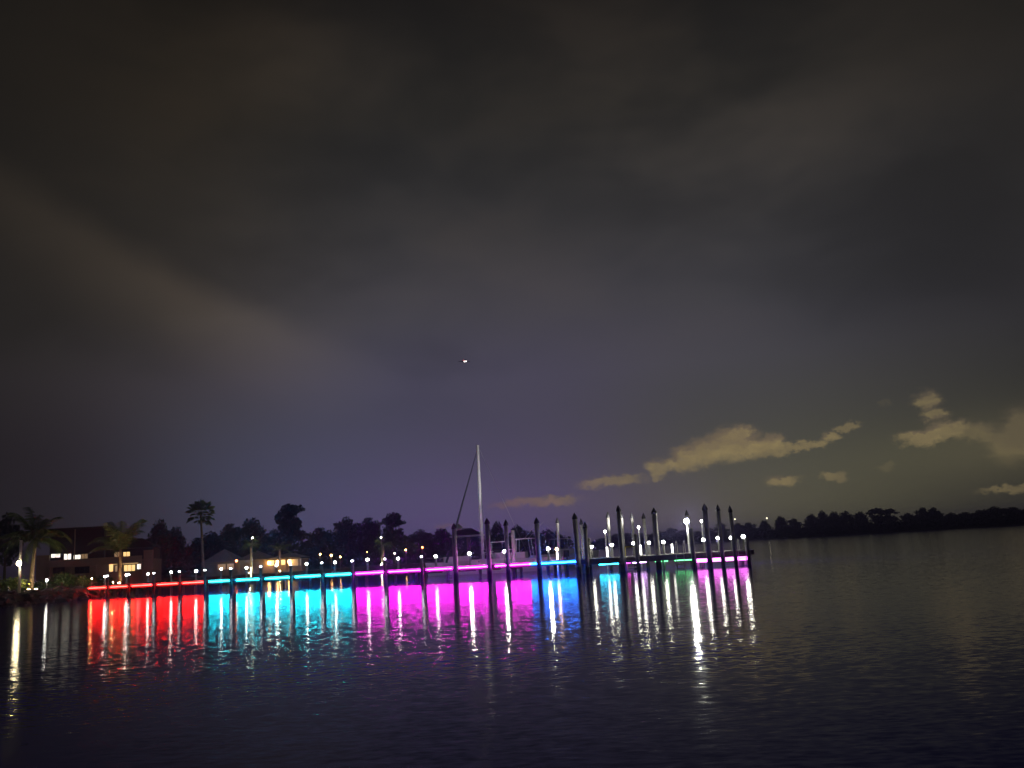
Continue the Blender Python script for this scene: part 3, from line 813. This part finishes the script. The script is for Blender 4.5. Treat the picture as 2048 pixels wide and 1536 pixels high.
def palm(px, depth, trunk_top_py, fr, label, nf=16, base=LZ, lean=0.0, droop=1.5, seed=1, tr=.2, elr=(-.2, 1.35)):
    rg = random.Random(seed)
    p = floor_at(px, depth, base); zt = CAMH + (hz(px) - trunk_top_py)*depth/F - base
    o = empty('palm_tree', p, label, 'palm', 'palms on the left shore')
    mb = MB(); N = 8
    tp = [(lean*(i/N)**2, 0, -.3 + (zt + .3)*i/N) for i in range(N + 1)]
    mb.tube(tp, [tr*(1.25 - .45*i/N) if i else tr*1.6 for i in range(N + 1)], 10); mb.build('trunk', M['ptrunk'], o, True)
    mb = MB()
    for k in range(nf):
        frond(mb, (lean, 0, zt - .05), 2.4*k + rg.uniform(-.3, .3), rg.uniform(*elr), fr*rg.uniform(.85, 1.1), droop*rg.uniform(.8, 1.2), rg)
    mb.build('crown', M['frond'], o)
    return o
palm(62, 92, 1080, 3.6, 'green lit palm beside the white light post at the left edge', 26, droop=1.7, seed=3, lean=.3)
palm(240, 104, 1100, 4.2, 'palm with wide arching fronds lit from below before the flat roofed house', 18, droop=1.5, seed=6, elr=(.35, 1.35), tr=.17)
palm(503, 150, 1092, 2.2, 'small yellow-green lit palm before the dark trees', 14, droop=1.9, seed=8)
palm(768, 160, 1090, 2.4, 'small palm lit by a lamp under the umbrella shaped pine', 12, droop=1.8, seed=9)
palm(560, 140, 1100, 2.0, 'small palm at the right end of the lit pavilion', 12, droop=1.8, seed=12)
def fanpalm(px, depth, top, hw, label, seed=5):
    rg = random.Random(seed); p = floor_at(px, depth, LZ); zt = CAMH + (hz(px) - top)*depth/F - LZ; r = hw*depth/F
    o = empty('palm_tree', p, label, 'palm', 'palms on the left shore')
    zc = zt - r*.95
    mb = MB(); mb.tube([(.5, 0, -.3), (.3, 0, zc*.5), (0, 0, zc)], [.26, .19, .16], 10); mb.build('trunk', M['ptrunk'], o, True)
    mb = MB()
    for k in range(40):
        a = 2.4*k; e = rg.uniform(-.75, 1.45); d = Vector((math.cos(a)*math.cos(e), math.sin(a)*math.cos(e), math.sin(e)))
        q = Vector((0, 0, zc)) + d*r*.62
        mb.tube([(0, 0, zc), q], [.03, .015], 4, False)
        u = d.cross(Vector((0, 0, 1))).normalized(); w = u.cross(d)
        for j in range(9):
            b = (j - 4)*.33; tip = q + (d*math.cos(b) + u*math.sin(b)*1.0 + Vector((0, 0, -.35))).normalized()*r*rg.uniform(.36, .5)
            mb.tri(q - w*.05*r, tip, q + (d*math.cos(b + .3) + u*math.sin(b + .3)).normalized()*r*.28)
    mb.build('crown', M['frond'], o)
fanpalm(401, 150, 1003, 30, 'tall thin fan palm rising above the dark trees on the left')
# shrubs by the house
def shrub(px, dep, w, h, label, seed):
    p = floor_at(px, dep, LZ); rg = random.Random(seed)
    o = empty('shrub', p, label, 'shrub', 'shrubs on the left bank')
    mb = MB(); leafcloud(mb, [(rg.uniform(-w, w)*.4, rg.uniform(-w, w)*.4, h*rg.uniform(.35, .65), w*.6, w*.6, h*.42) for _ in range(5)], 700, .15, rg); mb.build('foliage', M['frond'], o)
    mb = MB()
    for k in range(5): mb.tube([(0, 0, -.1), (rg.uniform(-w, w)*.4, rg.uniform(-w, w)*.4, h*.6)], [.03, .015], 5)
    mb.build('stems', M['bark'], o)
shrub(128, 97, 1.7, 1.9, 'yellow-green lit shrub in front of the flat roofed house', 1)
shrub(160, 98, 1.5, 1.4, 'dark shrub right of the lit shrub', 2)
shrub(95, 96, 1.4, 1.3, 'dark shrub beside the leftmost palm', 4)
shrub(18, 90, 2.0, 1.6, 'dark shrub at the left picture edge', 5)
shrub(205, 112, 1.4, 1.2, 'dark shrub near the foot of the wide palm', 6)
# ------------------------------------------------------------------ houses
def house():
    dep = 116.0
    o_ = floor_at(190, dep, LZ)
    o = empty('house', o_, 'flat roofed two storey house with lit windows behind the palms at left', 'house', rz=R(14))
    c, s = math.cos(R(14)), math.sin(R(14))
    def lx(px, y=0.0):                       # local x of a picture column on the local plane y
        d = ray(px, hz(px)); n = Vector((-s, c, 0)); p0 = o_ + n*y
        k = (p0.x*n.x + p0.y*n.y)/(d.x*n.x + d.y*n.y)
        q = Vector((d.x*k, d.y*k, 0)); return (q - p0).x*c + (q - p0).y*s
    def lz(px, py, y=0.0):
        d = ray(px, py); n = Vector((-s, c, 0)); p0 = o_ + n*y
        k = (p0.x*n.x + p0.y*n.y)/(d.x*n.x + d.y*n.y)
        return CAMH + d.z*k - LZ
    mb = MB()
    x0, x1 = lx(70), lx(303); zf = lz(190, 1123); zr = lz(150, 1058)
    mb.box(x0, x1, 1.2, 9, 0, zf); mb.build('ground_floor_wall', M['stucco'], o)
    mb = MB(); mb.box(lx(94), lx(204), .8, 9, zf + .03, zr); mb.build('upper_wall', M['dwall'], o)
    mb = MB(); mb.box(lx(204) + .01, lx(300), 2.0, 9, zf + .03, lz(250, 1098, 2)); mb.build('upper_wall', M['dwall'], o)
    mb = MB(); a, b, z0, z1 = lx(200), lx(304), lz(250, 1097, 2), lz(250, 1078, 5)
    mb.v += [(a, 1.6, z0 + .02), (b, 1.6, z0 + .02), (b, 9.2, z0 + .02), (a, 9.2, z0 + .02), (a + 1, 5.2, z1), (b - 2, 5.2, z1)]
    mb.f += [(0, 1, 5, 4), (1, 2, 5), (2, 3, 4, 5), (3, 0, 4), (3, 2, 1, 0)]; mb.build('roof', M['roof'], o)
    mb = MB(); mb.box(lx(92), lx(206), .5, 9.3, zr + .003, zr + .22); mb.build('roof', M['roof'], o)
    mb = MB(); mb.tube([(lx(145), .7, zf), (lx(145), .7, zr)], [.07, .07], 8); mb.build('downpipe', M['stucco'], o)
    mb = MB(); mb.box(lx(96), lx(285), -.6, -.45, lz(190, 1130, -.5), lz(190, 1116, -.5)); mb.build('balcony_parapet', M['stucco'], o)
    mb = MB(); mb.box(lx(96), lx(285), -.449, 1.19, lz(190, 1130, -.5) - .02, lz(190, 1130, -.5) + .15); mb.build('balcony_floor', M['stucco'], o)
    for px in (98, 140, 190, 236, 283):
        x = lx(px, -.4); mb = MB(); mb.box(x - .1, x + .1, -.42, -.2, 0, lz(190, 1130, -.5) - .03); mb.build('column', M['stucco'], o)
    mb = MB(); mb.box(lx(286), lx(304), .2, 1.19, lz(295, 1126), lz(295, 1100)); mb.build('side_wall', M['stucco'], o)
    mb = MB(); mb.box(lx(70), lx(96), .3, 1.19, 0, lz(82, 1111)); mb.build('side_wall', M['stucco'], o)
    def win(px0, px1, py0, py1, mat, y=.78, bars=1):
        X0, X1, Z0, Z1 = lx(px0, y), lx(px1, y), lz((px0+px1)/2, py1, y), lz((px0+px1)/2, py0, y)
        w = MB(); t = .05
        w.box(X0 - t, X1 + t, y - .06, y, Z0 - t, Z0); w.box(X0 - t, X1 + t, y - .06, y, Z1, Z1 + t); w.box(X0 - t, X0, y - .06, y, Z0, Z1); w.box(X1, X1 + t, y - .06, y, Z0, Z1)
        for k in range(bars):
            xm = X0 + (X1 - X0)*(k + 1)/(bars + 1); w.box(xm - .025, xm + .025, y - .058, y - .03, Z0, Z1)
        f = w.build('window', M['dwall'], o)
        g = MB(); g.box(X0, X1, y - .025, y - .005, Z0, Z1); g.build('pane', M[mat], f)
    win(101, 119, 1108, 1115, 'win_white', .78); win(127, 141, 1108, 1119, 'win_white', .78); win(146, 160, 1110, 1120, 'win_white', .78); win(162, 174, 1108, 1118, 'win_dim', .78, 3)
    win(246, 259, 1104, 1114, 'win_warm', 1.98); win(228, 242, 1104, 1114, 'win_dim', 1.98)
    win(218, 226, 1129, 1143, 'win_warm', 1.18, 0); win(230, 244, 1131, 1143, 'win_dim', 1.18); win(248, 270, 1130, 1142, 'win_warm', 1.18, 2); win(274, 285, 1128, 1138, 'win_white', 1.18, 1)
    win(106, 128, 1134, 1146, 'glassdark', 1.18, 2); win(150, 178, 1134, 1146, 'glassdark', 1.18, 2)
    mb = MB(); mb.box(lx(217, .9), lx(276, .9), .85, 1.05, lz(245, 1128, .9), lz(245, 1126, .9)); mb.build('soffit_light', M['win_warm'], o)
house()
def pavilion():
    dep = 152.0; p = floor_at(500, dep, LZ)
    o = empty('pavilion', p, 'long low waterside pavilion with pale roofs and warm lit walls before the dark trees', 'pavilion')
    def lx(px): return floor_at(px, dep).x - p.x
    def lz(px, py): return CAMH + (hz(px) - py)*dep/F - LZ
    mb = MB(); mb.box(lx(400), lx(600), 1.5, 6, 0, 2.1); mb.build('wall', M['stucco'], o)
    for a, b, pk in ((404, 470, 1099), (472, 536, 1102), (538, 602, 1106)):
        z0 = 2.3; z1 = lz((a+b)/2, pk); X0, X1 = lx(a), lx(b); xm = (X0+X1)/2
        mb = MB(); mb.v += [(X0, -.6, z0), (X1, -.6, z0), (X1, 7, z0), (X0, 7, z0), (xm, 3.2, max(z1, z0 + .9))]
        mb.f += [(0, 1, 4), (1, 2, 4), (2, 3, 4), (3, 0, 4), (3, 2, 1, 0)]; mb.build('roof', M['palertile'], o)
    mb = MB(); mb.box(lx(404), lx(602), -.5, -.35, 2.1, 2.28); mb.build('beam', M['stucco'], o)
    for k in range(9):
        x = lx(406 + k*24.2); mb = MB(); mb.box(x - .1, x + .1, -.5, -.3, 0, 2.09); mb.build('column', M['stucco'], o)
    for px in (534, 552, 575):
        x = lx(px); mb = MB(); mb.lathe([(.06, 1.35), (.2, 1.5), (.2, 1.75), (.06, 1.9)], 10, (x, 1.2, 0)); mb.build('wall_lamp', M['lamp_warm'], o, True)
    mb = MB(); mb.box(lx(536), lx(566), 1.40, 1.48, 1.2, 2.0); mb.build('window', M['win_warm'], o)
    mb = MB(); mb.box(lx(430), lx(462), 1.40, 1.48, 1.0, 1.9); mb.build('window', M['win_dim'], o)
    mb = MB(); mb.box(lx(572), lx(598), 1.40, 1.48, .9, 2.0); mb.build('window', M['win_dim'], o)
pavilion()
def boathouse():
    dep = 125.0; p = floor_at(935, dep, 0)
    o = empty('boathouse', p, 'open boathouse with a dark hip roof and small white cupola behind the sailboat', 'boathouse')
    def lx(px): return floor_at(px, dep).x - p.x
    ze = CAMH + (hz(935) - 1072)*dep/F; zt = CAMH + (hz(930) - 1057)*dep/F
    X0, X1 = lx(903), lx(972)
    mb = MB(); mb.v += [(X0, 0, ze), (X1, 0, ze), (X1, 6, ze), (X0, 6, ze), (X0*.45, 3, zt), (X1*.25, 3, zt)]
    mb.f += [(0, 1, 5, 4), (1, 2, 5), (2, 3, 4, 5), (3, 0, 4), (3, 2, 1, 0)]; mb.build('roof', M['roof'], o)
    mb = MB(); mb.box(X0 - .05, X1 + .05, -.14, -.02, ze - .18, ze + .05); mb.build('gutter', M['white'], o)
    xc = lx(917); mb = MB(); mb.box(xc - .5, xc + .5, 2.4, 3.4, zt - .45, zt + .1); mb.v += []; mb.build('cupola', M['white'], o)
    mb = MB(); mb.lathe([(.75, zt + .104), (.02, zt + .8)], 4, (xc, 2.9, 0)); mb.build('cupola_roof', M['white'], o)
    for x in (X0 + .3, (X0+X1)/2, X1 - .3):
        for y in (.3, 5.7):
            mb = MB(); mb.tube([(x, y, -1.2), (x, y, ze)], [.14, .13], 10); mb.build('post', M['timber'], o, True)
boathouse()
# ------------------------------------------------------------------ shore lamps
def shore_lamp(px, py, dep, mat, r, label, base=LZ, group='lamps on the shore'):
    z = CAMH + (hz(px) - py)*dep/F; p = floor_at(px, dep, base); h = max(.35, z - base)
    o = empty('shore_lamp', p, label, 'lamp', group)
    mb = MB(); mb.tube([(0, 0, -.1), (0, 0, h - r)], [.05, .04], 8); mb.build('pole', M['post'], o, True)
    mb = MB(); mb.lathe([(r*.35, h - r), (r*.9, h - r*.4), (r, h), (r*.7, h + r*.6), (r*.2, h + r*.85)], 10); mb.build('lamp', M[mat], o, True)
    mb = MB(); mb.lathe([(r*.8, h + r*.87), (r*.1, h + r*1.25)], 10); mb.build('hood', M['post'], o, True)
for a in ((473,1122,140,'lamp_red',.16,'reddish lamp before the left part of the lit pavilion'),(641,1109,150,'lamp_warm',.13,'orange shore lamp right of the lit pavilion, first of three'),
          (663,1111,150,'lamp_warm',.17,'brightest orange shore lamp right of the lit pavilion, middle of three'),(681,1114,150,'lamp_warm',.13,'orange shore lamp right of the lit pavilion, last of three'),
          (812.5,1100,158,'lamp_warm',.12,'small orange shore lamp under the umbrella shaped pine'),(846,1095,158,'lamp_red',.15,'red orange shore lamp right of the umbrella shaped pine'),
          (735,1104,155,'lamp_warm',.05,'faint orange shore lamp left of the umbrella shaped pine'),(505,1077,149,'lamp_far',.13,'white lamp on a pole above the small yellow-green palm'),
          (764,1076,158,'lamp_far',.10,'lamp on a tall pole above the small palm under the umbrella pine'),(183,1157,97,'uplight',.04,'tiny warm path light at the foot of the pier'),
          (93,1160,92,'lamp',.11,'small white path light on the left bank between palm and shrub'),(790,1107,156,'lamp_far',.09,'small white shore lamp below the umbrella shaped pine'),
          (226,1164,100,'uplight',.04,'tiny warm path light near the foot of the wide palm')):
    shore_lamp(*a)
for a in ((1474,1039,'tiny bright lamp among far trees behind the last tall piles'),(1538,1037,'bright far lamp above the trees right of the pier end')):
    shore_lamp(a[0], a[1], far_depth(a[0]) + 3, 'lamp_faint', .5, a[2], .8, 'lamps on the far shore')
# white light post at the left edge
p = floor_at(38, 88, LZ); o = empty('light_post', p, 'bright white light post before the leftmost palm', 'light post')
z1 = CAMH + (hz(38) - 1083)*88/F - LZ; zl = CAMH + (hz(40) - 1128)*88/F - LZ
mb = MB(); mb.tube([(0, 0, -.2), (0, 0, z1)], [.14, .12], 12); mb.build('post', M['white'], o, True)
mb = MB(); mb.lathe([(.08, zl - .22), (.2, zl - .1), (.2, zl + .1), (.08, zl + .22)], 12, (.30, -.75, 0)); mb.build('lamp', emat('post_lamp', (1, .84, .5), 60), o, True)
mb = MB(); mb.tube([(.0, 0, zl + .5), (.30, -.75, zl + .26)], [.03, .03], 6); mb.build('arm', M['post'], o)
mb = MB(); mb.lathe([(.16, z1 + .002), (.02, z1 + .2)], 10); mb.build('cap', M['cap'], o)
# garden uplights below the lit plants
def uplight(px, dep, mat, label, r=.10):
    p = floor_at(px, dep, LZ); o = empty('garden_uplight', p, label, 'uplight', 'garden uplights')
    mb = MB(); mb.lathe([(r*1.1, 0), (r*1.3, .25)], 10); mb.build('housing', M['post'], o)
    mb = MB(); mb.lathe([(r, .252), (r*.9, .275)], 10); mb.build('lens', M[mat], o)
uplight(57, 90.5, 'uplight', 'orange uplight at the foot of the leftmost palm')
uplight(72, 90, 'uplight_g', 'yellow uplight shining up into the leftmost palm')
uplight(238, 102.5, 'uplight', 'orange uplight at the foot of the wide palm', .13)
uplight(128, 94.5, 'uplight_g', 'yellow uplight in front of the lit shrub', .06)
uplight(499, 148, 'uplight_g', 'yellow uplight under the small palm by the pavilion', .17)
uplight(763, 158, 'uplight_g', 'yellow uplight under the palm by the umbrella pine', .14)
uplight(560, 138.5, 'uplight', 'warm uplight under the small palm at the pavilion end', .12)
# ------------------------------------------------------------------ aircraft
p = at(929, 722, 800)
o = empty('airplane', p, 'distant airplane in the night sky seen as a white light', 'airplane', rz=R(-70))
o.scale = (.6, .6, .6)
mb = MB(); mb.tube([(-9, 0, .6), (-6, 0, .2), (4, 0, 0), (7.5, 0, -.1), (9, 0, -.3)], [.25, .9, 1.1, .9, .2], 10); mb.build('fuselage', M['dark'], o, True)
mb = MB(); mb.prism([(1.5, 0), (-1.5, 9), (-2.8, 9), (-2.4, 0), (-2.8, -9), (-1.5, -9)], -.4, -.15); mb.build('wing', M['dark'], o)
mb = MB(); mb.prism([(-7, 0), (-8.2, 3), (-9, 3), (-8.8, 0), (-9, -3), (-8.2, -3)], .5, .65); mb.build('tailplane', M['dark'], o)
mb = MB(); mb.prism([(-7, -.1), (-9, -.1), (-9, .1), (-7, .1)], .8, 3.4); mb.build('tail_fin', M['dark'], o)
for y, zz in ((1.3, .1), (-.1, -.5), (-1.3, -.8)):
    mb = MB(); mb.lathe([(.3, -.8), (1.0, -.3), (1.0, .3), (.3, .8)], 10, (3.5, y, -1.2 + zz*.4)); mb.build('landing_light', M['planelight'], o, True)
mb = MB(); mb.lathe([(.1, 0), (.35, .2), (.1, .5)], 8, (-2, 0, 1.2)); mb.build('beacon', M['planered'], o)
# ------------------------------------------------------------------ haze added to stand in for lens glow round the lights
mb = MB(); mb.box(-1600, 1600, -400, 1600, -1.0, 24.0)
hm = bpy.data.materials.new('glow_haze'); hm.use_nodes = True
hm.node_tree.nodes.clear()
pv = hm.node_tree.nodes.new('ShaderNodeVolumePrincipled'); ho = hm.node_tree.nodes.new('ShaderNodeOutputMaterial')
pv.inputs['Color'].default_value = (.45, .42, 1, 1); pv.inputs['Density'].default_value = .00065; pv.inputs['Anisotropy'].default_value = .93
hm.node_tree.links.new(pv.outputs[0], ho.inputs['Volume'])
tag(mb.build('lens_glow_haze', hm), kind='stuff')
# ------------------------------------------------------------------ render settings
scene.view_settings.view_transform = 'Standard'
scene.view_settings.look = 'None'
scene.view_settings.exposure = 0
scene.view_settings.gamma = 1
scene.view_settings.use_curve_mapping = False
cy = scene.cycles
cy.use_denoising = True
cy.max_bounces = 5
cy.diffuse_bounces = 2
cy.glossy_bounces = 3
cy.volume_bounces = 0
cy.sample_clamp_indirect = 60
cy.use_light_tree = True
